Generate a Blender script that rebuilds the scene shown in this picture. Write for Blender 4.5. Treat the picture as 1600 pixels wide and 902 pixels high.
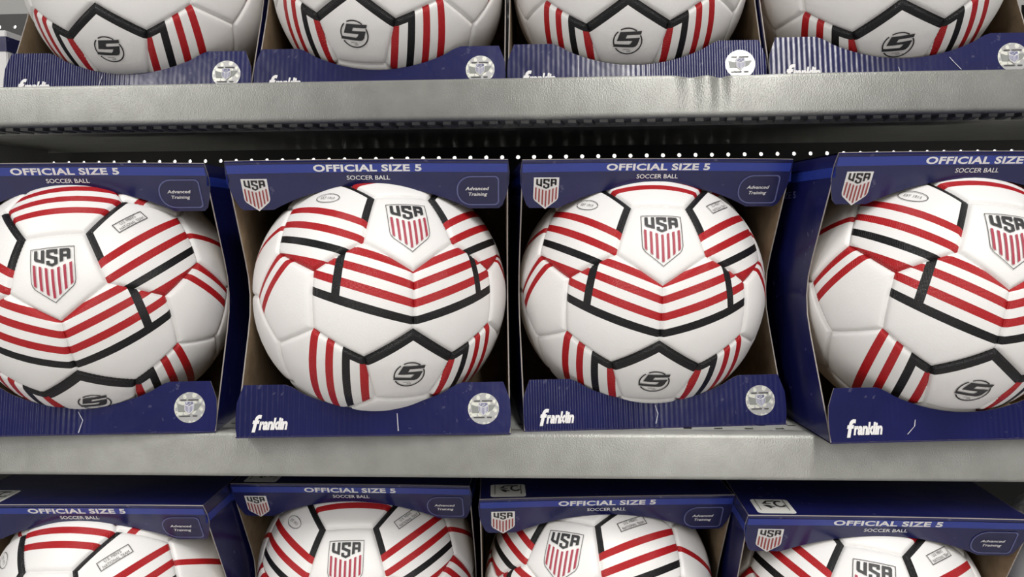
import bpy, bmesh, math, random
from mathutils import Vector, Matrix
random.seed(7)
for o in list(bpy.data.objects):
    bpy.data.objects.remove(o)
SC = bpy.context.scene
COL = SC.collection

# ---------------------------------------------------------------- camera
F_PX = 1180.0
cam_d = bpy.data.cameras.new('camera')
cam_d.sensor_fit = 'HORIZONTAL'
cam_d.sensor_width = 36.0
cam_d.lens = 36.0 * F_PX / 1600.0
cam_d.clip_start = 0.01
cam = bpy.data.objects.new('camera', cam_d)
COL.objects.link(cam)
yaw, pitch, roll = -0.04822, math.radians(-5), -0.00857
fwd = Vector((math.sin(yaw) * math.cos(pitch), math.cos(yaw) * math.cos(pitch), math.sin(pitch)))
rgt = Vector((math.cos(yaw), -math.sin(yaw), 0))
upv = rgt.cross(fwd)
r2 = rgt * math.cos(roll) + upv * math.sin(roll)
u2 = -rgt * math.sin(roll) + upv * math.cos(roll)
m = Matrix((r2, u2, -fwd)).transposed().to_4x4()
m.translation = Vector((0, -0.6, 0.17125))
cam.matrix_world = m
SC.camera = cam

# ---------------------------------------------------------------- world, lights, exposure
SC.view_settings.view_transform = 'Standard'
SC.view_settings.look = 'None'
SC.view_settings.gamma = 1.0
SC.view_settings.use_curve_mapping = False
SC.view_settings.exposure = -0.22
W = bpy.data.worlds.new('store_air')
SC.world = W
W.use_nodes = True
W.node_tree.nodes['Background'].inputs[0].default_value = (0.95, 0.97, 1.0, 1)
W.node_tree.nodes['Background'].inputs[1].default_value = 0.09


def area(name, loc, sx, sy, power, target, col=(1, 0.97, 0.93)):
    d = bpy.data.lights.new(name, 'AREA')
    d.shape = 'RECTANGLE'
    d.size = sx
    d.size_y = sy
    d.energy = power
    d.color = col
    o = bpy.data.objects.new(name, d)
    COL.objects.link(o)
    o.location = loc
    o.rotation_euler = (Vector(target) - Vector(loc)).to_track_quat('-Z', 'Y').to_euler()
    return o


def strip(name, x, y0, y1, z, power, w=0.10):
    d = bpy.data.lights.new(name, 'AREA')
    d.shape = 'RECTANGLE'
    d.size = w
    d.size_y = y1 - y0
    d.energy = power
    d.color = (1.0, 0.97, 0.93)
    o = bpy.data.objects.new(name, d)
    COL.objects.link(o)
    o.location = (x, (y0 + y1) / 2, z)
    return o


# ceiling tubes over the aisle behind and above the camera (their reflections show on the shelf edges and flaps)
strip('ceiling_tube_left_offscreen', -1.75, -1.9, -0.75, 1.95, 38, 0.12)
strip('ceiling_tube_middle_offscreen', 0.55, -1.9, -0.75, 1.95, 36, 0.12)
strip('ceiling_tube_right_offscreen', 2.9, -1.9, -0.75, 1.95, 40, 0.12)
# rows of tubes further down the store
for (nm_, dx_, pw_) in (('ceiling_row_left_offscreen', -0.75, 230), ('ceiling_row_right_offscreen', 0.27, 220)):
    o = strip(nm_, 0, 0, 8.8, 1.9, pw_, 0.15)
    o.location = (dx_ * 5.9, -5.9, 1.9)
    o.rotation_euler = (0, 0, math.atan2(dx_, 1.0))
# ceiling tube of the aisle behind the panel; its light is what shines through the peg holes
o = strip('next_aisle_tube_offscreen', 0.0, 0, 3.6, 1.95, 330, 0.12)
o.location = (0.0, 1.05, 1.95)
o.rotation_euler = (0, 0, math.pi / 2)


# ---------------------------------------------------------------- materials
def mat(name, col, rough=0.5, metal=0.0, spec=0.5, coat=0.0):
    mt = bpy.data.materials.new(name)
    mt.use_nodes = True
    b = mt.node_tree.nodes['Principled BSDF']
    b.inputs['Base Color'].default_value = (*col, 1)
    b.inputs['Roughness'].default_value = rough
    b.inputs['Metallic'].default_value = metal
    b.inputs['Specular IOR Level'].default_value = spec
    if coat:
        b.inputs['Coat Weight'].default_value = coat
        b.inputs['Coat Roughness'].default_value = 0.08
    return mt


def N(mt, typ, **kw):
    n = mt.node_tree.nodes.new(typ)
    for k, v in kw.items():
        setattr(n, k, v)
    return n


def L(mt, a, b):
    mt.node_tree.links.new(a, b)


def bsdf(mt):
    return mt.node_tree.nodes['Principled BSDF']


def add_bump(mt, height, strength, dist):
    bp = N(mt, 'ShaderNodeBump')
    bp.inputs['Strength'].default_value = strength
    bp.inputs['Distance'].default_value = dist
    L(mt, height, bp.inputs['Height'])
    L(mt, bp.outputs['Normal'], bsdf(mt).inputs['Normal'])
    return bp


def objco(mt):
    return N(mt, 'ShaderNodeTexCoord').outputs['Object']


def noise(mt, scale, detail=2.0, co=None):
    n = N(mt, 'ShaderNodeTexNoise')
    n.inputs['Scale'].default_value = scale
    n.inputs['Detail'].default_value = detail
    L(mt, co or objco(mt), n.inputs['Vector'])
    return n


def math_n(mt, op, a, b=None):
    n = N(mt, 'ShaderNodeMath', operation=op)
    for i, v in enumerate((a, b)):
        if v is None:
            continue
        if isinstance(v, (int, float)):
            n.inputs[i].default_value = v
        else:
            L(mt, v, n.inputs[i])
    return n.outputs[0]


def ramp(mt, fac, stops):
    r = N(mt, 'ShaderNodeValToRGB')
    e = r.color_ramp.elements
    while len(e) < len(stops):
        e.new(0.5)
    for el, (p, c) in zip(e, stops):
        el.position = p
        el.color = (*c, 1)
    L(mt, fac, r.inputs[0])
    return r.outputs[0]


WHITE = mat('white_ball_leather', (0.80, 0.79, 0.78), 0.42)
_mp = N(WHITE, 'ShaderNodeMapping')
_mp.inputs['Rotation'].default_value = (0.2, 0.6, 0.5)
_mp.inputs['Scale'].default_value = (9, 70, 40)
L(WHITE, objco(WHITE), _mp.inputs['Vector'])
_wr = noise(WHITE, 1.6, 2, _mp.outputs[0])
add_bump(WHITE, math_n(WHITE, 'ADD', noise(WHITE, 700, 3).outputs[0], math_n(WHITE, 'MULTIPLY', _wr.outputs[0], 0.9)), 0.2, 0.0006)


def weave(mt):
    sp = N(mt, 'ShaderNodeSeparateXYZ')
    L(mt, objco(mt), sp.inputs[0])
    a = math_n(mt, 'SINE', math_n(mt, 'MULTIPLY', math_n(mt, 'ADD', sp.outputs[0], sp.outputs[2]), 3600))
    b = math_n(mt, 'SINE', math_n(mt, 'MULTIPLY', math_n(mt, 'SUBTRACT', sp.outputs[0], sp.outputs[2]), 3600))
    add_bump(mt, math_n(mt, 'MULTIPLY', a, b), 0.45, 0.0004)


RED = mat('red_ball_print', (0.41, 0.011, 0.015), 0.3, spec=0.4)
weave(RED)
BLACK = mat('black_ball_print', (0.007, 0.007, 0.008), 0.3, spec=0.35)
weave(BLACK)
INK = mat('dark_ink', (0.02, 0.02, 0.022), 0.5)
GREYINK = mat('grey_ink', (0.07, 0.07, 0.068), 0.5)
CRESTRED = mat('crest_red_ink', (0.36, 0.03, 0.06), 0.5)
CRESTRED2 = mat('crest_dark_red_print', (0.30, 0.05, 0.05), 0.4)
PAPERWHITE = mat('white_print', (0.75, 0.74, 0.74), 0.4)


def carton(name, col, flutes):
    mt = mat(name, col, 0.24, spec=0.7 if flutes else 0.5)
    co = objco(mt)
    n1 = noise(mt, 14, 3, co)
    sc = ramp(mt, n1.outputs[0], [(0.35, tuple(c * 0.85 for c in col)), (0.75, tuple(c * 1.2 for c in col))])
    # rubbed, paler print where the board is scuffed
    n3 = noise(mt, 160, 4, co)
    n4 = noise(mt, 18, 2, co)
    f = math_n(mt, 'MULTIPLY', math_n(mt, 'GREATER_THAN', n3.outputs[0], 0.66), math_n(mt, 'GREATER_THAN', n4.outputs[0], 0.57))
    mx = N(mt, 'ShaderNodeMix', data_type='RGBA')
    L(mt, math_n(mt, 'MULTIPLY', f, 0.18), mx.inputs[0])
    L(mt, sc, mx.inputs[6])
    mx.inputs[7].default_value = (0.22, 0.22, 0.30, 1)
    L(mt, mx.outputs[2], bsdf(mt).inputs['Base Color'])
    oi = N(mt, 'ShaderNodeObjectInfo')
    add = N(mt, 'ShaderNodeVectorMath', operation='ADD')
    L(mt, co, add.inputs[0])
    L(mt, oi.outputs['Random'], add.inputs[1])
    n2 = noise(mt, 9, 2, add.outputs[0])
    h = n2.outputs[0]
    if flutes:
        sp = N(mt, 'ShaderNodeSeparateXYZ')
        L(mt, co, sp.inputs[0])
        wv = math_n(mt, 'SINE', math_n(mt, 'MULTIPLY', sp.outputs[0], 2 * math.pi / 0.0043))
        mk = N(mt, 'ShaderNodeMapRange')
        mk.inputs[1].default_value = 0.42
        mk.inputs[2].default_value = 0.66
        L(mt, n2.outputs[0], mk.inputs[0])
        at = N(mt, 'ShaderNodeAttribute', attribute_type='OBJECT', attribute_name='fluting')
        a2 = N(mt, 'ShaderNodeAttribute', attribute_type='OBJECT', attribute_name='flute_side')
        mr = N(mt, 'ShaderNodeMapRange', interpolation_type='SMOOTHSTEP')
        L(mt, math_n(mt, 'MULTIPLY', sp.outputs[0], a2.outputs['Fac']), mr.inputs[0])
        mr.inputs[1].default_value = -0.02
        mr.inputs[2].default_value = 0.045
        wig = noise(mt, 60, 2, co)
        h = math_n(mt, 'ADD', math_n(mt, 'MULTIPLY', math_n(mt, 'MULTIPLY', wv, math_n(mt, 'ADD', math_n(mt, 'MULTIPLY', mk.outputs[0], 0.15), mr.outputs[0])), at.outputs['Fac']),
                   math_n(mt, 'MULTIPLY', wig.outputs[0], 1.5))
        add_bump(mt, h, 0.55, 0.0005)
    else:
        n5 = noise(mt, 24, 2, add.outputs[0])
        add_bump(mt, n5.outputs[0], 0.5, 0.0018)
    return mt


NAVY = carton('navy_carton', (0.008, 0.0095, 0.072), False)
FLUTE = carton('navy_fluted_carton', (0.008, 0.0095, 0.072), True)
BAND = mat('royal_blue_print', (0.018, 0.038, 0.27), 0.28)
SKY = mat('slate_blue_print', (0.10, 0.11, 0.27), 0.35)
NEARBLACK = mat('midnight_print', (0.007, 0.008, 0.055), 0.3)
KRAFT = mat('brown_kraft_board', (0.27, 0.19, 0.115), 0.8)
_k = noise(KRAFT, 90, 4)
L(KRAFT, ramp(KRAFT, _k.outputs[0], [(0.3, (0.22, 0.155, 0.09)), (0.7, (0.31, 0.225, 0.14))]), bsdf(KRAFT).inputs['Base Color'])
RIM = mat('cut_board_edge', (0.30, 0.27, 0.25), 0.7)
CREASE = mat('white_crease', (0.50, 0.50, 0.58), 0.5)
SEAL = mat('holographic_foil', (0.7, 0.7, 0.65), 0.3, metal=0.35)
_v = N(SEAL, 'ShaderNodeTexVoronoi')
_v.inputs['Scale'].default_value = 230
L(SEAL, objco(SEAL), _v.inputs['Vector'])
_n = noise(SEAL, 150, 3)
L(SEAL, ramp(SEAL, math_n(SEAL, 'MULTIPLY', math_n(SEAL, 'ADD', _v.outputs[0], _n.outputs[0]), 0.7),
             [(0.30, (0.30, 0.31, 0.28)), (0.45, (0.78, 0.79, 0.70)), (0.62, (0.88, 0.89, 0.80)), (0.75, (0.5, 0.5, 0.5))]),
  bsdf(SEAL).inputs['Base Color'])
STICKER = mat('white_sticker', (0.66, 0.66, 0.63), 0.4)

STEEL = mat('grey_shelf_paint', (0.34, 0.345, 0.325), 0.43, metal=0.5)
_co = objco(STEEL)
_a = noise(STEEL, 900, 2, _co)
_b = noise(STEEL, 30, 4, _co)
add_bump(STEEL, math_n(STEEL, 'ADD', _a.outputs[0], math_n(STEEL, 'MULTIPLY', _b.outputs[0], 0.8)), 0.35, 0.0006)
L(STEEL, ramp(STEEL, noise(STEEL, 45, 5, _co).outputs[0], [(0.3, (0.30, 0.305, 0.285)), (0.75, (0.37, 0.375, 0.355))]), bsdf(STEEL).inputs['Base Color'])
bsdf(STEEL).inputs['Anisotropic'].default_value = 0.9
bsdf(STEEL).inputs['Anisotropic Rotation'].default_value = 0.25
_t = N(STEEL, 'ShaderNodeCombineXYZ')
_t.inputs[0].default_value = 1.0
L(STEEL, _t.outputs[0], bsdf(STEEL).inputs['Tangent'])
BLACKPANEL = mat('black_back_panel', (0.06, 0.06, 0.06), 0.55)
GREYPANEL = mat('light_grey_panel', (0.36, 0.36, 0.35), 0.5)
FLOORM = mat('store_floor_tile', (0.42, 0.41, 0.40), 0.4)
FARWALL = mat('white_wall_of_next_aisle', (0.8, 0.8, 0.79), 0.6)


# ---------------------------------------------------------------- helpers
def empty(name, loc=(0, 0, 0), rz=0.0):
    o = bpy.data.objects.new(name, None)
    o.empty_display_size = 0.02
    COL.objects.link(o)
    o.location = loc
    o.rotation_euler = (0, 0, rz)
    return o


def tag(o, label=None, cat=None, group=None, kind=None):
    if label:
        o['label'] = label
    if cat:
        o['category'] = cat
    if group:
        o['group'] = group
    if kind:
        o['kind'] = kind
    return o


def link(name, me, parent=None, mats=()):
    for mt in mats:
        me.materials.append(mt)
    o = bpy.data.objects.new(name, me)
    COL.objects.link(o)
    if parent:
        o.parent = parent
    return o


def mesh_from(name, verts, faces, mats, idx=None, smooth=False):
    me = bpy.data.meshes.new(name)
    me.from_pydata([tuple(v) for v in verts], [], faces)
    for mt in mats:
        me.materials.append(mt)
    if idx:
        me.polygons.foreach_set('material_index', idx)
    if smooth:
        me.polygons.foreach_set('use_smooth', [True] * len(me.polygons))
    me.validate()
    me.update()
    return me


def box_mesh(name, lo, hi, mt, bevel=0.0):
    bm = bmesh.new()
    bmesh.ops.create_cube(bm, size=1)
    for v in bm.verts:
        v.co = Vector([lo[i] + (v.co[i] + 0.5) * (hi[i] - lo[i]) for i in range(3)])
    if bevel:
        bmesh.ops.bevel(bm, geom=bm.edges[:], offset=bevel, segments=2, affect='EDGES')
    me = bpy.data.meshes.new(name)
    bm.to_mesh(me)
    bm.free()
    me.materials.append(mt)
    return me


def plate(name, pts, O, eu, ev, en, th, front, back, rim):
    """a board cut to the outline pts (u, v), facing en, thickness th behind it"""
    O, eu, ev, en = map(Vector, (O, eu, ev, en))
    n = len(pts)
    vs = [O + eu * a + ev * b for a, b in pts] + [O + eu * a + ev * b - en * th for a, b in pts]
    ar = sum(pts[i][0] * pts[(i + 1) % n][1] - pts[(i + 1) % n][0] * pts[i][1] for i in range(n))
    flip = (ar > 0) != (eu.cross(ev).dot(en) > 0)
    f = list(range(n))
    bck = [i + n for i in range(n)][::-1]
    faces = [f[::-1] if flip else f, bck[::-1] if flip else bck]
    idx = [0, 1]
    for i in range(n):
        j = (i + 1) % n
        q = [i, i + n, j + n, j]
        faces.append(q[::-1] if flip else q)
        idx.append(2)
    return mesh_from(name, vs, faces, (front, back, rim), idx)


# ---- flat print: lists of polygons [(points, material)] in a small 2-D frame
def arc(cx, cy, rx, ry, a0, a1, n=24):
    return [(cx + rx * math.cos(math.radians(a0 + (a1 - a0) * i / n)), cy + ry * math.sin(math.radians(a0 + (a1 - a0) * i / n))) for i in range(n + 1)]


def ring_strip(outer, inner):
    return [[outer[i], outer[i + 1], inner[i + 1], inner[i]] for i in range(len(outer) - 1)]


def outline(pts, w):
    """closed outline of width w around polygon pts as quads (drawn inwards)"""
    n = len(pts)
    cx = sum(p[0] for p in pts) / n
    cy = sum(p[1] for p in pts) / n
    ins = []
    for i in range(n):
        a, b, c = Vector(pts[i - 1]), Vector(pts[i]), Vector(pts[(i + 1) % n])
        d1 = (b - a).normalized()
        d2 = (c - b).normalized()
        n1 = Vector((-d1.y, d1.x))
        n2 = Vector((-d2.y, d2.x))
        if n1.dot(Vector((cx, cy)) - b) < 0:
            n1 = -n1
        if n2.dot(Vector((cx, cy)) - b) < 0:
            n2 = -n2
        k = (n1 + n2)
        k = k / max(0.3, k.dot(n1))
        ins.append(tuple(b + k * w))
    return [[pts[i], pts[(i + 1) % n], ins[(i + 1) % n], ins[i]] for i in range(n)]


def text_polys(s, size=1.0, sx=1.0, shear=0.0, bold=0.0, spacing=1.0):
    """glyph triangles of a line of text, centred on the origin, cap height = size"""
    cu = bpy.data.curves.new('t', 'FONT')
    cu.body = s
    cu.size = 1.0
    cu.shear = shear
    cu.offset = bold
    cu.space_character = spacing
    cu.resolution_u = 3
    cu.fill_mode = 'FRONT'
    ob = bpy.data.objects.new('t', cu)
    COL.objects.link(ob)
    bpy.context.view_layer.update()
    me = bpy.data.meshes.new_from_object(ob)
    bpy.data.objects.remove(ob)
    bpy.data.curves.remove(cu)
    xs = [v.co.x for v in me.vertices]
    x0, x1 = min(xs), max(xs)
    k = size / 0.70
    vs = [((v.co.x - (x0 + x1) / 2) * k * sx, (v.co.y - 0.35) * k) for v in me.vertices]
    out = [[vs[i] for i in p.vertices] for p in me.polygons]
    bpy.data.meshes.remove(me)
    w = (x1 - x0) * k * sx
    return out, w


def fit_text(s, width, height, **kw):
    p, w = text_polys(s, height, **kw)
    f = width / w
    return [[(x * f, y) for x, y in q] for q in p]


def xform(polys, ox=0, oy=0, k=1.0, ang=0.0):
    c, s = math.cos(ang), math.sin(ang)
    return [[(ox + k * (x * c - y * s), oy + k * (x * s + y * c)) for x, y in q] for q in polys]


def decal(name, layers, fn, maxlen=None):
    """layers: [(polygons, material)]; fn maps 2-D + layer number to 3-D"""
    bm = bmesh.new()
    mats = []
    for li, (polys, mt) in enumerate(layers):
        if mt not in mats:
            mats.append(mt)
        mi = mats.index(mt)
        b2 = bmesh.new()
        for q in polys:
            vs = [b2.verts.new((x, y, 0)) for x, y in q]
            try:
                b2.faces.new(vs)
            except ValueError:
                pass
        bmesh.ops.remove_doubles(b2, verts=b2.verts[:], dist=1e-6)
        bmesh.ops.triangulate(b2, faces=b2.faces[:])
        if maxlen:
            for _ in range(6):
                es = [e for e in b2.edges if e.calc_length() > maxlen]
                if not es:
                    break
                bmesh.ops.subdivide_edges(b2, edges=es, cuts=1)
                bmesh.ops.triangulate(b2, faces=b2.faces[:])
        for f in b2.faces:
            vs = [bm.verts.new(fn(v.co.x, v.co.y, li)) for v in f.verts]
            nf = bm.faces.new(vs)
            nf.material_index = mi
        b2.free()
    bmesh.ops.remove_doubles(bm, verts=bm.verts[:], dist=1e-7)
    bmesh.ops.recalc_face_normals(bm, faces=bm.faces[:])
    me = bpy.data.meshes.new(name)
    bm.to_mesh(me)
    bm.free()
    for mt in mats:
        me.materials.append(mt)
    return me


def planar(O, eu, ev, en, lift=0.00025):
    O, eu, ev, en = map(Vector, (O, eu, ev, en))
    return lambda x, y, li: O + eu * x + ev * y + en * (lift * (li + 1))


def punched(name, O, eu, ev, en, u0, u1, v0, v1, holes, th, mt):
    """a sheet of thickness th with rectangular holes (u0, u1, v0, v1) punched through it"""
    O, eu, ev, en = map(Vector, (O, eu, ev, en))
    us = sorted({u0, u1} | {h[0] for h in holes} | {h[1] for h in holes})
    vs = sorted({v0, v1} | {h[2] for h in holes} | {h[3] for h in holes})
    ui = {u: i for i, u in enumerate(us)}
    vi = {v: i for i, v in enumerate(vs)}
    gone = set()
    for a, b, c, d in holes:
        for i in range(ui[a], ui[b]):
            for j in range(vi[c], vi[d]):
                gone.add((i, j))
    bm = bmesh.new()
    P = {}

    def pt(i, j, k):
        if (i, j, k) not in P:
            P[i, j, k] = bm.verts.new(O + eu * us[i] + ev * vs[j] - en * (th * k))
        return P[i, j, k]
    solid = {(i, j) for i in range(len(us) - 1) for j in range(len(vs) - 1)} - gone
    for (i, j) in solid:
        q = ((i, j), (i + 1, j), (i + 1, j + 1), (i, j + 1))
        bm.faces.new([pt(a, b, 0) for a, b in q])
        bm.faces.new([pt(a, b, 1) for a, b in reversed(q)])
        for (di, dj), (a, b) in zip(((0, -1), (1, 0), (0, 1), (-1, 0)), ((0, 1), (1, 2), (2, 3), (3, 0))):
            if (i + di, j + dj) not in solid:
                bm.faces.new((pt(*q[a], 0), pt(*q[a], 1), pt(*q[b], 1), pt(*q[b], 0)))
    bmesh.ops.recalc_face_normals(bm, faces=bm.faces[:])
    me = bpy.data.meshes.new(name)
    bm.to_mesh(me)
    bm.free()
    me.materials.append(mt)
    return me


# ---- the crest: shield with USA and seven stripes (u right, v up; half width 0.4)
SHIELD = [(-0.40, 0.495), (0.40, 0.495), (0.40, -0.17), (0.385, -0.24), (0.345, -0.305), (0.0, -0.60), (-0.345, -0.305), (-0.385, -0.24), (-0.40, -0.17)]
USA = [[(-0.325, .45), (-0.262, .45), (-0.262, .25), (-0.325, .27)], [(-0.198, .45), (-0.135, .45), (-0.135, .18), (-0.198, .20)],
       [(-0.325, .275), (-0.30, .24), (-0.135, .18), (-0.135, .235), (-0.262, .285)],
       [(-0.10, .45), (0.10, .45), (0.10, .392), (-0.10, .392)], [(-0.10, .45), (-0.038, .45), (-0.038, .285), (-0.10, .30)],
       [(0.038, .40), (0.10, .40), (0.10, .35), (0.038, .35)],
       [(-0.10, .345), (-0.04, .335), (0.10, .28), (0.10, .225), (0.04, .24), (-0.10, .295)],
       [(0.038, .27), (0.10, .27), (0.10, .15), (0.038, .145)], [(-0.10, .225), (-0.038, .225), (-0.038, .16), (-0.10, .15)],
       [(-0.10, .155), (0.0, .105), (0.10, .155), (0.10, .20), (0.0, .16), (-0.10, .20)],
       [(0.135, .45), (0.198, .45), (0.198, .20), (0.135, .18)], [(0.262, .45), (0.30, .45), (0.325, .42), (0.325, .245), (0.262, .225)],
       [(0.135, .45), (0.30, .45), (0.30, .395), (0.135, .395)], [(0.135, .335), (0.30, .335), (0.30, .285), (0.135, .285)]]
BARS = []
for i in range(-3, 4):
    u = i * 0.108
    for_l = abs(u - 0.024)
    for_r = abs(u + 0.024)
    tp = lambda a: 0.045 + 0.37 * a
    bt = lambda a: -0.525 + 0.83 * a
    BARS.append([(u - .024, tp(for_l)), (u + .024, tp(for_r)), (u + .024, bt(for_r)), (u - .024, bt(for_l))])

FIVE = []
for (x, y) in [(330, 232), (960, 232), (935, 312), (530, 312), (480, 388), (905, 384), (830, 548), (770, 598), (700, 612), (105, 588), (150, 522), (590, 540), (640, 505), (680, 452), (220, 446)]:
    FIVE.append(((x - 540) / 1403, (465 - y) / 1065))

# ================================================================ the setting
# back wall: black panel with rows of peg holes, lit aisle behind
YB = 0.47
bm = bmesh.new()
PX = 0.0224
x_lo, x_hi = -1.0 + 0.0065 - 45 * PX, 2.0
ncell = int((x_hi - x_lo) / PX)
x_hi = x_lo + ncell * PX


def rect(bm, x0, x1, z0, z1, mi=0):
    f = bm.faces.new([bm.verts.new((x, YB, z)) for x, z in ((x0, z0), (x1, z0), (x1, z1), (x0, z1))])
    f.material_index = mi


def hole_row(bm, zc, mi=0):
    h = PX / 2
    for i in range(ncell):
        cx = x_lo + (i + 0.5) * PX
        sq = []
        ho = []
        for k in range(16):
            a = math.radians(k * 22.5)
            c, s = math.cos(a), math.sin(a)
            q = h / max(abs(c), abs(s))
            sq.append((cx + q * c, zc + q * s))
            ho.append((cx + .0027 * c, zc + .0027 * s))
        vo = [bm.verts.new((x, YB, z)) for x, z in sq]
        vi = [bm.verts.new((x, YB, z)) for x, z in ho]
        vb = [bm.verts.new((x, YB + .003, z)) for x, z in ho]
        for k in range(16):
            j = (k + 1) % 16
            bm.faces.new((vo[k], vo[j], vi[j], vi[k])).material_index = mi
            bm.faces.new((vi[k], vi[j], vb[j], vb[k])).material_index = mi


rows = [-0.147, 0.2625, 0.4555]
zprev = -0.9
for zc in rows:
    rect(bm, x_lo, x_hi, zprev, zc - PX / 2)
    hole_row(bm, zc)
    zprev = zc + PX / 2
rect(bm, x_lo, x_hi, zprev, 0.473)
rect(bm, x_lo, x_hi, 0.473, 1.1, 1)
me = bpy.data.meshes.new('wall_back')
bm.to_mesh(me)
bm.free()
wall = link('wall_back', me, None, (BLACKPANEL, GREYPANEL))
tag(wall, 'black perforated panel with rows of bright peg holes behind the shelves', 'wall', kind='structure')
g = link('wall_aisle_beyond', mesh_from('wall_aisle_beyond', [(-3.0, 1.6, -.9), (3.0, 1.6, -.9), (3.0, 1.6, 1.6), (-3.0, 1.6, 1.6)], [(0, 1, 2, 3)], (FARWALL,)))
tag(g, 'white surface of the next aisle showing through the peg holes', 'wall', kind='structure')
fl = link('floor', mesh_from('floor', [(-8, -12, -.9), (8, -12, -.9), (8, 1.7, -.9), (-8, 1.7, -.9)], [(0, 1, 2, 3)], (FLOORM,)))
tag(fl, 'pale store floor in front of the shelves', 'floor', kind='structure')

# ---- shelves
RIBME = None


def make_shelf(zt, y0, h, zdeck, label, dents=()):
    root = empty('store_shelf', (0, y0, zt))
    tag(root, label, 'shelf')
    # folded front edge: profile (y, z) relative to the top front corner
    pr = []
    r = 0.003
    pr += [(0.0155, zdeck - zt - 0.002), (0.0153, 0.0)]
    pr += [(r - r * math.sin(math.radians(a)), -r + r * math.cos(math.radians(a))) for a in (0, 22, 45, 67, 90)]
    rb = 0.0045
    pr += [(rb - rb * math.cos(math.radians(a)), -h + rb - rb * math.sin(math.radians(a))) for a in (0, 20, 40, 60, 80, 100)]
    pr += [(0.016, -h + 0.001), (0.016, -h + 0.004)]
    xs = [-1.8 + 3.6 * i / 900 for i in range(901)]
    vs = []
    for x in xs:
        for (a, b) in pr:
            dy = 0
            dz = 0
            for (dx, wd, am) in dents:
                g_ = math.exp(-((x - dx) / wd) ** 2)
                dz -= am * g_ * math.exp(-((b + 0.0) / 0.006) ** 2) * 0.6
                dy += am * g_ * math.exp(-((b + 0.006) / 0.009) ** 2)
            vs.append((x, a + dy, b + dz))
    n = len(pr)
    fs = [(i * n + j, i * n + j + 1, (i + 1) * n + j + 1, (i + 1) * n + j) for i in range(900) for j in range(n - 1)]
    lip = link('front_edge', mesh_from('front_edge', vs, fs, (STEEL,), smooth=True), root)
    zd = zdeck - zt
    link('deck', box_mesh('deck', (-1.8, 0.045, zd - 0.003), (1.8, YB - 0.002 - y0, zd), STEEL), root)
    # front of the deck, punched with two staggered lines of slots
    sh = [(-0.66 + i * 0.0125 - .0035, -0.66 + i * 0.0125 + .0035, 0.018 + 0.010 * (i % 2), 0.0235 + 0.010 * (i % 2)) for i in range(100)]
    link('punched_strip', punched('punched_strip', (0, 0, zd), (1, 0, 0), (0, 1, 0), (0, 0, 1), -1.8, 1.8, 0.0155, 0.045, sh, 0.0007, STEEL), root)
    link('underside', box_mesh('underside', (-1.8, 0.045, zd - 0.008), (1.8, YB - 0.004 - y0, zd - 0.0032), STEEL), root)
    # cross rail under the deck
    link('cross_rail', box_mesh('cross_rail', (-1.8, 0.10, zd - 0.022), (1.8, 0.13, zd - 0.0082), STEEL, 0.002), root)
    # back flange with punched zigzag ribs
    link('flange', box_mesh('flange', (-1.8, 0.0165, -h + 0.002), (1.8, 0.046, -h + 0.0035), STEEL), root)
    global RIBME
    if RIBME is None:
        RIBME = mesh_from('rib', [(-.005, 0, 0), (.002, 0, 0), (.006, .022, 0), (-.001, .022, 0), (-.005, 0, -.003), (.002, 0, -.003), (.006, .022, -.003), (-.001, .022, -.003)],
                          [(0, 1, 2, 3), (7, 6, 5, 4), (0, 4, 5, 1), (1, 5, 6, 2), (2, 6, 7, 3), (3, 7, 4, 0)], (STEEL,))
    for i in range(102):
        o = link('rib', RIBME, root)
        o.location = (-0.72 + i * 0.0135, 0.020, -h + 0.002)
    # bracket carrying the shelf at its end
    bk = plate('bracket', [(0.09, -0.004), (0.40, -0.004), (0.40, -0.06), (0.34, -0.05), (0.09, -0.02)], (-0.70, 0, zd), (0, 1, 0), (0, 0, 1), (1, 0, 0), 0.003, GREYPANEL, GREYPANEL, GREYPANEL)
    link('bracket', bk, root)
    return root


make_shelf(0.2913, 0.04, 0.0342, 0.2845, 'grey steel shelf whose dented front edge hides the feet of the ball boxes', dents=((0.118, 0.009, 0.003), (0.142, 0.006, 0.0035), (0.165, 0.02, 0.0012)))
make_shelf(0.0, 0.0, 0.038, 0.0, 'grey steel shelf carrying the four fully visible ball boxes')
make_shelf(-0.287, 0.03, 0.038, -0.287, 'grey steel shelf carrying the lowest row of ball boxes')

# ================================================================ soccer ball
RAD = 0.1086
ICO = {'F': Vector((0, -1, 0)), 'K': Vector((0, 1, 0))}
T_ = math.atan(2)
for k, a in {'B': -90, 'R': -18, 'TR': 54, 'TL': 126, 'L': 198}.items():
    a = math.radians(a)
    ICO[k] = Vector((math.sin(T_) * math.cos(a), -math.cos(T_), math.sin(T_) * math.sin(a)))
for k, a in {'BR': -54, 'RT': 18, 'TT': 90, 'LT': 162, 'LB': 234}.items():
    a = math.radians(a)
    ICO[k] = Vector((math.sin(T_) * math.cos(a), math.cos(T_), math.sin(T_) * math.sin(a)))


def VV(a, b):
    return (2 * ICO[a] + ICO[b]).normalized()


def frame(ids, up):
    n = sum((ICO[i] for i in ids), Vector()).normalized()
    v = VV(*up)
    e2 = (v - n * v.dot(n)).normalized()
    e1 = e2.cross(n)
    sc = (v / v.dot(n) - n).length
    return n, e1, e2, sc


MIRN = {'L': 'R', 'R': 'L', 'TL': 'TR', 'TR': 'TL', 'BR': 'LB', 'LB': 'BR', 'RT': 'LT', 'LT': 'RT'}
mirn = lambda s: MIRN.get(s, s)
mirv = lambda v: Vector((-v.x, v.y, v.z))
W_, R_, K_ = 0, 1, 2


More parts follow.
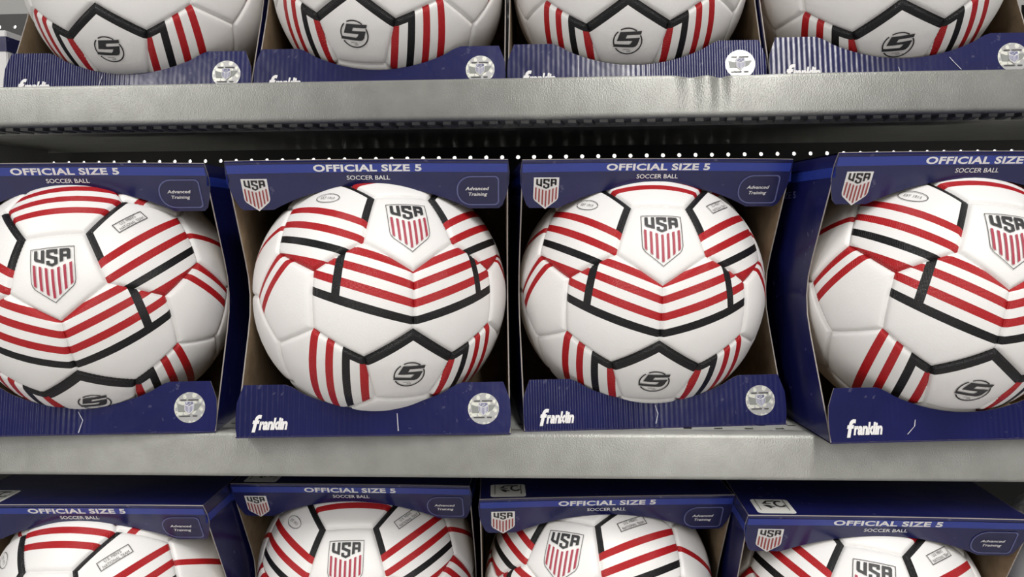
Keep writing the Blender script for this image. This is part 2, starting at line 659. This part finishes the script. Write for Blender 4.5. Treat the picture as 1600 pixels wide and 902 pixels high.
def d_hlr(x, y):
    h = y - 0.30 * (x + 0.866)
    if h < -0.425:
        return W_
    xl = 0.272 + (0.336 - 0.272) * (0.825 - y) / 0.735
    xr = 0.423 + (0.475 - 0.423) * (0.77 - y) / 0.63
    if xl < x < xr and h > -0.3:
        return K_
    for a, b, c in ((-.425, -.28, K_), (-.125, .015, R_), (.175, .315, R_), (.467, .615, R_)):
        if a < h < b:
            return c
    return W_


def d_hur(x, y):
    h = y - 0.315 * (x - 0.85)
    if h < -0.50:
        return R_
    if -0.30 < h < -0.165:
        return K_
    if 0.01 < h < 0.145 or 0.325 < h < 0.46:
        return R_
    if h > 0.46 and (-0.5 * x + 0.866 * y > 0.866 - 0.115 or x < -0.745):
        return K_
    return W_


def d_hrb(x, y):
    h = x + 0.187 * y
    if -0.5 * x + 0.866 * y > 0.866 - 0.145 and h < -0.39:
        return K_
    for a, b, c in ((.06, .205, R_), (-.236, -.10, R_), (-.53, -.39, K_), (-.85, -.70, R_)):
        if a < h < b:
            return c
    return W_


def d_pr(x, y):
    h = y + 0.66 * x
    return R_ if (h > 0.735 or 0.345 < h < 0.53) else W_


def d_hfar(x, y):
    return R_ if (y - 1.15 * x < 0.262 and y - 1.15 * x > 0.098 - 0.0) else W_


def d_htop(x, y):
    return R_ if (0.31 < x < 0.445 or 0.03 < x < 0.165 or -0.26 < x < -0.115) else W_


def d_q(x, y):
    return K_ if (0.588 * abs(x) + 0.809 * y > 0.607) else W_


def d_ptr(x, y):
    return R_ if -0.335 < x < -0.18 and y > -0.1 else W_


def sl(s, cs, x0):      # lines y - s(x - x0) = c
    return [(-s, 1.0, c - s * x0) for c in cs]


DES = {('F', 'R', 'B'): (('F', 'R'), d_hlr, sl(0.30, [-.425, -.28, -.125, .015, .175, .315, .467, .615], -0.866) + [(0.735, 0.064, 0.272 * 0.735 + 0.825 * 0.064), (0.63, 0.052, 0.423 * 0.63 + 0.77 * 0.052)]),
       ('F', 'TR', 'R'): (('TR', 'F'), d_hur, sl(0.315, [-.50, -.30, -.165, .01, .145, .325, .46], 0.85) + [(-.5, .866, .751), (1, 0, -.745)]),
       ('R', 'B', 'BR'): (('R', 'B'), d_hrb, [(1, .187, c) for c in (.06, .205, -.236, -.10, -.53, -.39, -.85, -.70)] + [(-.5, .866, .721)]),
       ('R',): (('R', 'TR'), d_pr, [(.66, 1, c) for c in (.735, .345, .53)]),
       ('R', 'TR', 'RT'): (('R', 'TR'), d_hfar, [(-1.15, 1, .262), (-1.15, 1, .098)]),
       ('F', 'TR', 'TL'): (('TR', 'F'), d_htop, [(1, 0, c) for c in (.31, .445, .03, .165, -.26, -.115)]),
       ('B',): (('B', 'F'), d_q, [(.588, .809, .607), (-.588, .809, .607)]),
       ('TR',): (('TR', 'F'), d_ptr, [(1, 0, -.335), (1, 0, -.18), (0, 1, -.1)])}
DES = {tuple(sorted(k)): v + (k,) for k, v in DES.items()}


def panel_mesh(ids):
    key = tuple(sorted(ids))
    mirrored = False
    spec = DES.get(key)
    if spec is None:
        spec = DES.get(tuple(sorted(mirn(i) for i in ids)))
        mirrored = spec is not None
    if len(ids) == 1:
        a = ids[0]
        nb = [k for k in ICO if k != a and ICO[k].dot(ICO[a]) > 0.3]
        corners = [VV(a, b) for b in nb]
    else:
        corners = [VV(a, b) for a in ids for b in ids if a != b]
    n = sum(corners, Vector()).normalized()
    e = (corners[0] - n * corners[0].dot(n)).normalized()
    e_ = n.cross(e)
    corners.sort(key=lambda v: math.atan2(v.dot(e_), v.dot(e)))
    SUB = 28
    loop = []
    m_ = len(corners)
    for i in range(m_):
        a, b = corners[i], corners[(i + 1) % m_]
        for j in range(SUB):
            loop.append(a.lerp(b, j / SUB).normalized())
    inr = math.acos(max(-1, min(1, n.dot((corners[0] + corners[1]).normalized())))) * RAD
    ds = [0, .0005, .0010, .0016, .0026, .0042, .0075, .013, .020, .028]
    ds = [d for d in ds if d < inr * 0.92]
    bm = bmesh.new()
    rings = []
    for ri, d in enumerate(ds):
        t = d / inr
        row = []
        for j, q in enumerate(loop):
            p = q.lerp(n, t).normalized()
            h = -0.0024 * math.exp(-(d / 0.0013))
            if ri in (1, 2, 3) and j % 2 == 0:
                h -= (0.0006, 0.0008, 0.0005)[ri - 1]
            h += 0.0008 * (t * (2 - t)) - 0.0004
            row.append(bm.verts.new(p * (RAD + h)))
        rings.append(row)
    cv = bm.verts.new(n * (RAD + 0.0004))
    k = len(loop)
    for a, b in zip(rings, rings[1:]):
        for j in range(k):
            bm.faces.new((a[j], a[(j + 1) % k], b[(j + 1) % k], b[j]))
    for j in range(k):
        bm.faces.new((rings[-1][j], rings[-1][(j + 1) % k], cv))
    if spec:
        up, fn, lines, base = spec
        fr = frame(base, up)
        fn_n, f1, f2, sc = fr
        for (a, b, c) in lines:
            pn = f1 * (a / sc) + f2 * (b / sc) - fn_n * c
            if mirrored:
                pn = mirv(pn)
            bmesh.ops.bisect_plane(bm, geom=bm.verts[:] + bm.edges[:] + bm.faces[:], dist=1e-6, plane_co=(0, 0, 0), plane_no=pn)
        for f in bm.faces:
            q = f.calc_center_median()
            if mirrored:
                q = mirv(q)
            q = q / q.dot(fn_n)
            f.material_index = fn(q.dot(f1) / sc, q.dot(f2) / sc)
    for f in bm.faces:
        f.smooth = True
    bmesh.ops.recalc_face_normals(bm, faces=bm.faces[:])
    me = bpy.data.meshes.new('ball_panel')
    bm.to_mesh(me)
    bm.free()
    for mt in (WHITE, RED, BLACK):
        me.materials.append(mt)
    return me


keys = list(ICO)
PANELS = [(k,) for k in keys]
for i, a in enumerate(keys):
    for j in range(i + 1, 12):
        for l in range(j + 1, 12):
            b, c = keys[j], keys[l]
            if ICO[a].dot(ICO[b]) > .3 and ICO[b].dot(ICO[c]) > .3 and ICO[a].dot(ICO[c]) > .3:
                PANELS.append((a, b, c))
PMESH = [('pentagon_panel' if len(p) == 1 else 'hexagon_panel', panel_mesh(p)) for p in PANELS]
for nm, me in PMESH:
    me.name = nm


def on_panel(ids, up, flip=1, mirror=False, lift=0.0009):
    n, e1, e2, sc = frame(ids, up)

    def fn(x, y, li):
        q = (n + (e1 * (x * flip) + e2 * (y * flip)) * sc).normalized() * (RAD + lift + 0.0001 * li)
        return mirv(q) if mirror else q
    return fn


# print on the ball
BALLPRINT = []
BALLPRINT.append(('crest', decal('crest', [(outline(SHIELD, 0.013), GREYINK), (USA, INK), (BARS, CRESTRED)], on_panel(('F',), ('F', 'B'), -1), 0.08)))
circ = []
for a0, a1 in ((50, 118), (131, 198), (211, 385)):
    circ += ring_strip(arc(0, -0.03, .31, .31, a0, a1, 20), arc(0, -0.03, .282, .282, a0, a1, 20))
five = [[(x, y - 0.03) for x, y in FIVE]]
small = xform(fit_text('OFFICIAL', 0.15, 0.026, shear=0.2, bold=0.01), -0.03, -0.215) + xform(fit_text('SIZE', 0.09, 0.03, shear=0.2, bold=0.015), 0.02, -0.255)
BALLPRINT.append(('size_mark', decal('size_mark', [(circ, INK), (five, INK), (small, GREYINK)], on_panel(('B',), ('B', 'F')), 0.08)))
sa = math.atan(0.31)
frm = [(-.292, -.092), (.292, -.092), (.292, .092), (-.292, .092)]
st = outline(frm, 0.014)
tx = xform(fit_text("U.S. MEN'S", 0.30, 0.052), -0.02, 0.042) + xform(fit_text("NATIONAL TEAM", 0.47, 0.052), 0.0, -0.042)
BALLPRINT.append(('team_stamp', decal('team_stamp', [(xform(st, -.119, .45, 1, sa), GREYINK), (xform(tx, -.119, .45, 1, sa), GREYINK)], on_panel(('F', 'TR', 'R'), ('TR', 'F')), 0.08)))
ov = ring_strip(arc(0, 0, .235, .115, 0, 360, 40), arc(0, 0, .222, .102, 0, 360, 40))
ey = fit_text('EST 1913', 0.27, 0.055)
mx = lambda polys: [[(-x, y) for x, y in q] for q in polys]
BALLPRINT.append(('year_stamp', decal('year_stamp', [(xform(mx(ov), -.03, .42, 1, math.atan(.2)), GREYINK), (xform(mx(ey), -.03, .42, 1, math.atan(.2)), GREYINK)],
                                      on_panel(('F', 'TR', 'R'), ('TR', 'F'), 1, True), 0.08)))


def make_ball(loc, w, label, group=None):
    root = empty('soccer_ball', loc)
    th = math.sqrt(sum(x * x for x in w))
    root.rotation_euler = Matrix.Rotation(th, 3, Vector(w).normalized()).to_euler()
    tag(root, label, 'ball', group)
    for nm, me in PMESH:
        link(nm, me, root)
    for nm, me in BALLPRINT:
        o = link(nm, me, root)
    return root


# ================================================================ ball box
BW, BH, FD, BD, TH = 0.2215, 0.2205, 0.068, 0.1112, 0.0010
hw = BW / 2
# header: slopes inwards from the top front edge
HV, HR = 0.0375, 0.019
HL = math.hypot(HV, HR)
hdn = Vector((0, HR / HL, -HV / HL))
hno = Vector((0, -HV / HL, -HR / HL))
HO = Vector((0, -FD, BH))
s_ = HL / 0.038


def header_outline():
    p = []
    n = 20
    for i in range(n + 1):          # top edge, bowed up a little
        x = -hw + 2 * hw * i / n
        p.append((x, -0.0009 * (1 - (x / hw) ** 2)))
    p += [(hw + .0012, .010), (hw + .0008, .020), (hw - .001, .029), (hw - .0045, HL * .93), (hw - .0075, HL)]
    xa, hh = 0.079, 0.0188 * s_
    Rr = (xa * xa + hh * hh) / (2 * hh)
    p += [(0.083, HL)]
    for i in range(25):
        x = xa - 2 * xa * i / 24
        p.append((x, HL - hh + Rr - math.sqrt(Rr * Rr - x * x)))
    p += [(-0.083, HL)]
    p += [(-hw + .0075, HL), (-hw + .0045, HL * .93), (-hw + .001, .029), (-hw - .0008, .020), (-hw - .0012, .010)]
    return p


# lower front flap
LV, LR = 0.0415, 0.0085
LL = math.hypot(LV, LR)
lup = Vector((0, LR / LL, LV / LL))
lno = Vector((0, -LV / LL, LR / LL))
LO = Vector((0, -FD, 0))


def lower_outline():
    p = [(-hw + .001, 0), (hw - .001, 0), (hw + .0002, .008), (hw + .0004, .018), (hw - .0002, .028), (hw - .003, .036), (hw - .0055, LL)]
    xa, hh = 0.072, 0.0205
    for i in range(33):
        x = xa - 2 * xa * i / 32
        t = abs(x) / xa
        # round bowl that eases into the flat shoulder
        v = LL - hh * (1 - t * t) ** 1.0 if t < 0.8 else LL - hh * (0.36 * ((1 - t) / 0.2) ** 1.35)
        p.append((x, v))
    p += [(-hw + .0055, LL), (-hw + .003, .036), (-hw + .0002, .028), (-hw - .0004, .018), (-hw - .0002, .008)]
    return p


def side_outline():
    p = [(-FD, 0), (BD, 0), (BD, BH), (-FD, BH)]
    n = 14
    for i in range(1, n):
        t = i / n
        a = abs(2 * t - 1)
        rec = 0.056 * (1 - a) if a > 0.25 else 0.056 * (1 - 0.125 - 2 * a * a)
        p.append((-FD + rec, BH * (1 - t)))
    return p


X3, Y3, Z3 = Vector((1, 0, 0)), Vector((0, 1, 0)), Vector((0, 0, 1))
rectp = lambda a0, a1, b0, b1: [(a0, b0), (a1, b0), (a1, b1), (a0, b1)]
BM = {}
BM['top_panel'] = plate('top_panel', rectp(-hw, hw, -FD, BD), (0, 0, BH), X3, Y3, Z3, TH, NAVY, KRAFT, NAVY)
BM['bottom_panel'] = plate('bottom_panel', rectp(-hw, hw, -FD, BD), (0, 0, 0), X3, Y3, -Z3, TH, NAVY, KRAFT, NAVY)
BM['back_panel'] = plate('back_panel', rectp(-hw, hw, 0, BH), (0, BD, 0), X3, Z3, Y3, TH, NAVY, KRAFT, NAVY)
BM['side_l'] = plate('side_panel', side_outline(), (-hw, 0, 0), Y3, Z3, -X3, TH, NAVY, KRAFT, RIM)
BM['side_r'] = plate('side_panel', side_outline(), (hw, 0, 0), Y3, Z3, X3, TH, NAVY, KRAFT, RIM)
BM['header'] = plate('header_flap', header_outline(), HO, X3, hdn, hno, TH, NAVY, KRAFT, RIM)
BM['lower'] = plate('front_flap', lower_outline(), LO, X3, lup, lno, TH, FLUTE, KRAFT, RIM)

# header print (u right, v measured down the slope from the top edge)
HP = planar(HO, X3, -hdn, hno)
k2 = s_ * 0.506e-3
strip_band = []
nb = 12
for i in range(nb):
    xa = -hw + .0005 + (2 * hw - .001) * i / nb
    xb = -hw + .0005 + (2 * hw - .001) * (i + 1) / nb
    f_ = lambda x: 0.0009 * (1 - (x / hw) ** 2)
    strip_band.append([(xa, -.0032 + f_(xa)), (xb, -.0032 + f_(xb)), (xb, -.0105 + f_(xb)), (xa, -.0105 + f_(xa))])
PR = []
PR.append(('color_band', decal('color_band', [(strip_band, BAND)], HP), None))
PR.append(('title_text', decal('title_text', [([], BAND), (xform(fit_text('OFFICIAL SIZE 5', .0850, .0054, bold=.035, spacing=1.05), 0, -.0059), PAPERWHITE)], HP), 'white OFFICIAL SIZE 5 lettering'))
PR.append(('subtitle_text', decal('subtitle_text', [(xform(fit_text('SOCCER BALL', .0340, .0036, bold=.008), 0, -.0142), PAPERWHITE)], HP), 'white SOCCER BALL lettering'))
cs = 0.0257
PR.append(('crest', decal('crest', [(xform([SHIELD], -.0905, -.0275, cs), PAPERWHITE), (xform(USA, -.0905, -.0275, cs), INK), (xform(BARS, -.0905, -.0275, cs), CRESTRED2)], HP), 'white shield crest with USA and red stripes'))


def badge(g_):
    x0, x1, y0, y1 = -.0170 + g_, .0170 - g_, -.0128 + g_, .0128 - g_
    rl = .0118 - g_
    rr = .0035 - g_ * .5
    p = arc(x0 + rl, y1 - rl, rl, rl, 180, 90, 8) + arc(x1 - rr, y1 - rr, rr, rr, 90, 0, 5) + arc(x1 - rr, y0 + rr, rr, rr, 0, -90, 5) + arc(x0 + rl, y0 + rl, rl, rl, -90, -180, 8)
    return [(x, y) for x, y in p]


bo, bi = badge(0), badge(.0010)
bo.append(bo[0])
bi.append(bi[0])
bx_, by_ = .0865, -.0262
PR.append(('training_badge', decal('training_badge', [(xform([bi], bx_, by_), NEARBLACK), (xform(ring_strip(bo, bi), bx_, by_), SKY),
                                                      (xform(fit_text('Advanced', .0190, .0028, shear=.22, bold=.014), bx_ - .0005, by_ + .0021) + xform(fit_text('Training', .0150, .0028, shear=.22, bold=.014), bx_, by_ - .0028), PAPERWHITE)], HP),
           'slate outlined badge reading Advanced Training'))
# lower flap print (v up from the bottom edge)
LP = planar(LO, X3, lup, lno)
fk = xform(fit_text('ranklin', .0232, .0088, shear=.26, bold=.045, spacing=0.95), -.0808, .0112)
big_f = xform(fit_text('f', .0082, .0128, shear=.26, bold=.035), -.0938, .0115)
PR2 = []
PR2.append(('maker_logo', decal('maker_logo', [(fk, PAPERWHITE), (big_f, PAPERWHITE)], LP), 'white slanted franklin lettering'))
disc = arc(0, 0, .0126, .0126, 0, 360, 40)[:-1]
sx_, sy_ = .0890, .0208
dash = []
for (a, b, yy) in ((-.0076, -.0028, .0062), (-.0012, .0070, .0062), (-.0080, .0008, -.0070), (.0028, .0066, -.0070)):
    dash += [[(a, yy - .0005), (b, yy - .0005), (b, yy + .0005), (a, yy + .0005)]]
SEALGREY = mat('seal_grey_print', (0.25, 0.26, 0.25), 0.4)
wing = [[(-.0100, .0030), (-.0035, .0015), (-.0035, -.0035), (-.0090, -.0035)], [(.0100, .0030), (.0035, .0030), (.0035, -.0030), (.0075, -.0010)]]
PR2.append(('hologram_seal', decal('hologram_seal', [(xform([disc], sx_, sy_), SEAL), (xform(wing, sx_, sy_), SEALGREY), (xform(dash, sx_, sy_), GREYINK),
                                                     (xform([SHIELD], sx_, sy_ + .0002, .0098), PAPERWHITE), (xform(USA, sx_, sy_ + .0002, .0098) + xform(BARS, sx_, sy_ + .0002, .0098), SKY)], LP),
            'round silver hologram seal with a shield'))
# top print: white square with the bird-head mark
SW = 0.031


def stk(x, y):
    t = (545 - y) / 385
    s = (x - 330 + 230 * t) / 1060
    return (s * SW, t * SW)


def rrect(w, h, r):
    return arc(w - r, h - r, r, r, 90, 0, 6) + arc(w - r, r, r, r, 0, -90, 6) + arc(r, r, r, r, -90, -180, 6) + arc(r, h - r, r, r, 180, 90, 6)


marks = [[stk(*p) for p in [(440, 290), (545, 205), (820, 188), (760, 225), (580, 232), (560, 275), (700, 285), (700, 302)]],
         [stk(*p) for p in [(470, 322), (610, 322), (700, 345), (830, 362), (770, 382), (690, 362), (750, 412), (670, 408)]]]
co_, ci_ = arc(0, 0, .0050, .0075, 60, 330, 20), arc(0, 0, .0031, .0048, 60, 330, 20)
ccx, ccy = stk(945, 290)
marks += [[(x + ccx, y + ccy) for x, y in q] for q in ring_strip(co_, ci_)]
for s in (0.115, 0.86):
    marks.append([(s * SW, .006), (s * SW + .0006, .006), (s * SW + .0006, SW - .001), (s * SW, SW - .001)])
TP = planar((-hw + .0095, -FD + .0055, BH), X3, Y3, Z3)
PR3 = [('top_mark', decal('top_mark', [([p for p in [rrect(SW, SW, .003)]], STICKER), (marks, INK)], TP), 'white square with black bird-head mark')]
# print on the side: band and end of the title
SPL = planar((-hw, -FD, BH), -Y3, Z3, -X3)
SPR = planar((hw, -FD, BH), Y3, Z3, X3)
SIDE_L = decal('side_band', [([[(-.17, -.010), (-.004, -.010), (-.004, -.0175), (-.17, -.0175)]], BAND), (xform(fit_text('OFFICIAL SIZE 5', .085, .0054, bold=.022, spacing=1.05), -.115, -.028), SKY)], SPL)
SIDE_R = decal('side_band', [([[(.17, -.010), (.004, -.010), (.004, -.0175), (.17, -.0175)]], BAND), (xform(fit_text('OFFICIAL SIZE 5', .085, .0054, bold=.022, spacing=1.05), .115, -.028), SKY)], SPR)


def make_box(X, Y, Z, yaw, label, creases=(), flute=0.5, side=-1):
    root = empty('ball_box', (X, Y, Z), math.radians(yaw))
    tag(root, label, 'box')
    for nm in ('top_panel', 'bottom_panel', 'back_panel'):
        p = link(nm, BM[nm], root)
        if nm == 'top_panel':
            for n_, me, lb in PR3:
                link(n_, me, p)
    sl_ = link('side_panel', BM['side_l'], root)
    sr_ = link('side_panel', BM['side_r'], root)
    link('side_band', SIDE_L, sl_)
    link('side_band', SIDE_R, sr_)
    h = link('header_flap', BM['header'], root)
    for n_, me, lb in PR:
        o = link(n_, me, h)
        if lb:
            o['label'] = lb
    lo = link('front_flap', BM['lower'], root)
    lo['fluting'] = flute
    lo['flute_side'] = float(side)
    for n_, me, lb in PR2:
        o = link(n_, me, lo)
        o['label'] = lb
    for pts in creases:
        qs = []
        for (a, b), (c, d) in zip(pts, pts[1:]):
            w1 = .0004
            qs.append([(a - w1, b), (a + w1, b), (c + w1 * .7, d), (c - w1 * .7, d)])
        link('crease', decal('crease', [([], CREASE), ([], CREASE), (qs, CREASE)], LP), lo)
    return root


# X, Y (ball centre depth), yaw, ball centre, ball rotation vector
ROWS = {
    'M2': (-0.1465, 0.0595, 4.13, (-0.1451, 0.0555, 0.1102), (-0.5832, -0.1025, 0.4304)),
    'M3': (0.0817, 0.0866, 6.77, (0.0792, 0.0826, 0.1103), (-0.4621, 0.0174, 0.0539)),
    'M1': (-0.3924, 0.0582, 5.27, (-0.3945, 0.0542, 0.1113), (-0.2273, -0.1254, 0.2017)),
    'M4': (0.3189, 0.0557, 5.79, (0.3164, 0.0557, 0.1107), (-0.4455, 0.1005, 0.0967)),
    'T1': (-0.3765, 0.1343, 2.0, (-0.3771, 0.1303, 0.3958), (-0.3840, 0.0042, 0.0009)),
    'T2': (-0.1488, 0.1354, 1.0, (-0.1503, 0.1350, 0.3958), (-0.4741, 0.1239, -0.0483)),
    'T3': (0.0762, 0.1343, 0.0, (0.0762, 0.1352, 0.3958), (-0.3775, 0.0253, -0.1000)),
    'T4': (0.2992, 0.1274, -0.16, (0.2984, 0.1299, 0.3958), (-0.2872, -0.0550, -0.2166)),
    'L1': (-0.4060, 0.0750, 1.2, (-0.4065, 0.0718, -0.1762), (-0.3342, -0.0601, -0.0856)),
    'L2': (-0.1822, 0.1309, -0.3, (-0.1842, 0.1349, -0.1767), (-0.4702, -0.0358, 0.0358)),
    'L3': (0.0455, 0.1055, 4.2, (0.0467, 0.1095, -0.1767), (-0.6303, 0.0906, -0.3846)),
    'L4': (0.2725, 0.0660, -1.0, (0.272, 0.0700, -0.1767), (-0.5923, 0.1613, -0.2369)),
}
ZS = {'M': 0.0, 'T': 0.2845, 'L': -0.287}
C = lambda *p: list(p)
EXTRA = {
    'T1': (0.75, [C((-.025, .010), (-.022, .021))]), 'T2': (0.05, []), 'T3': (0.6, [C((-.050, .002), (-.049, .031))]),
    'T4': (0.2, [C((-.004, .010), (-.005, .014)), C((.046, .011), (.040, .018), (.037, .022))]),
    'M1': (0.6, [C((.000, .002), (.003, .012), (-.001, .019))]), 'M2': (0.25, [C((.020, .004), (.019, .018))]),
    'M3': (0.6, [C((-.001, .004), (.001, .012), (-.001, .019))]), 'M4': (0.35, [C((-.050, .006), (-.044, .012), (-.043, .017))]),
    'L1': (0.5, []), 'L2': (0.5, []), 'L3': (0.5, []), 'L4': (0.5, []),
}
BOXLAB = {
    'T1': 'navy ball box with strongly ridged shiny front flap beside the navy and white carton',
    'T2': 'navy ball box with smooth front flap, between two ridge-flapped boxes',
    'T3': 'navy ball box whose front flap is ridged around its seal, behind the dented shelf edge',
    'T4': 'navy ball box beside the slotted post, with two short white creases low on its flap',
    'M1': 'navy ball box with crumpled ridged flap, its ball showing three red bars above the crest',
    'M2': 'navy ball box with mostly smooth flap, overhanging the shelf beside the crumpled box',
    'M3': 'navy ball box set back on its shelf so the punched deck shows',
    'M4': 'navy ball box turned to show its dark blue side wall, overhanging the shelf edge',
    'L1': 'lowest-row navy ball box below the crumpled box',
    'L2': 'lowest-row navy ball box pushed far back so the shelf edge hides its top',
    'L3': 'lowest-row navy ball box whose ball shows its crest tilted beside the pushed-back box',
    'L4': 'lowest-row navy ball box pulled forward, its white square bird-head mark fully showing on top',
}
BALLLAB = {
    'T1': 'white soccer ball with size 5 mark, in the box with strongly ridged shiny flap',
    'T2': 'white soccer ball with size 5 mark, in the smooth-flapped box above the dented shelf edge',
    'T3': 'white soccer ball with size 5 mark, in the box ridged around its seal',
    'T4': 'white soccer ball with size 5 mark, in the box beside the slotted post',
    'M1': 'white soccer ball with crest and three red bars above it, in the crumpled box',
    'M2': 'white soccer ball with tilted crest over red chevrons, in the overhanging smooth-flapped box',
    'M3': 'white soccer ball with upright crest over red chevrons, in the set-back box',
    'M4': 'white soccer ball with striped pentagon facing the dark blue side wall of its turned box',
    'L1': 'white soccer ball with framed team stamp and three red bars, in a lowest-row box',
    'L2': 'white soccer ball with stamps either side of its crest, in the pushed-back box',
    'L3': 'white soccer ball with tilted crest beside a framed stamp, in a lowest-row box',
    'L4': 'white soccer ball with diagonal red and black bands, in the lowest-row box pulled forward',
}
for k in ROWS:
    X, Y, yw, c, w = ROWS[k]
    fl_, cr = EXTRA[k]
    make_box(X, Y, ZS[k[0]], yw, BOXLAB[k], cr, fl_, 1 if k in ('T3', 'M4') else -1)
    # the ball sits snugly between the side walls
    a_ = math.radians(yw)
    lx = (c[0] - X) * math.cos(a_) + (c[1] - Y) * math.sin(a_)
    ly = -(c[0] - X) * math.sin(a_) + (c[1] - Y) * math.cos(a_)
    lx = max(-.0006, min(.0006, lx))
    ly = max(-.004, min(.001, ly))
    make_ball((X + lx * math.cos(a_) - ly * math.sin(a_), Y + lx * math.sin(a_) + ly * math.cos(a_), c[2]), w, BALLLAB[k])

# loose ball at the end of the lowest row
make_ball((0.527, 0.10, -0.287 + RAD + .0003), (-0.9, 0.5, 0.6), 'white soccer ball without a box beside the pulled-forward lowest-row box')

# ---- carton and pale ball beside the top row
ct = empty('striped_carton', (-0.735, 0.33, 0.2846))
tag(ct, 'white carton with a wide navy band standing behind the top-row boxes', 'carton')
link('body', box_mesh('body', (-.12, -.05, 0), (.10, .05, .1167), PAPERWHITE, .001), ct)
link('navy_band', box_mesh('navy_band', (-.1205, -.0508, .0925), (.1005, .0508, .1095), NAVY), ct)

# ---- slotted post beside the top row
po = empty('slotted_post', (0.585, 0.40, 0.2846))
tag(po, 'grey slotted steel post carrying the shelves', 'post')
ph = [(xx - .003, xx + .003, 0.03 + i * 0.026, 0.048 + i * 0.026) for i in range(24) for xx in (.010, .034)]
link('post_front', punched('post_front', (0, 0, 0), (1, 0, 0), (0, 0, 1), (0, -1, 0), -.004, .05, 0, 0.7, ph, .002, GREYPANEL), po)
link('post_side', box_mesh('post_side', (-.004, .002, 0), (-.002, .06, .7), GREYPANEL), po)
link('post_side', box_mesh('post_side', (.048, .002, 0), (.05, .06, .7), GREYPANEL), po)
link('post_back', box_mesh('post_back', (-.002, .058, 0), (.048, .06, .7), GREYPANEL), po)
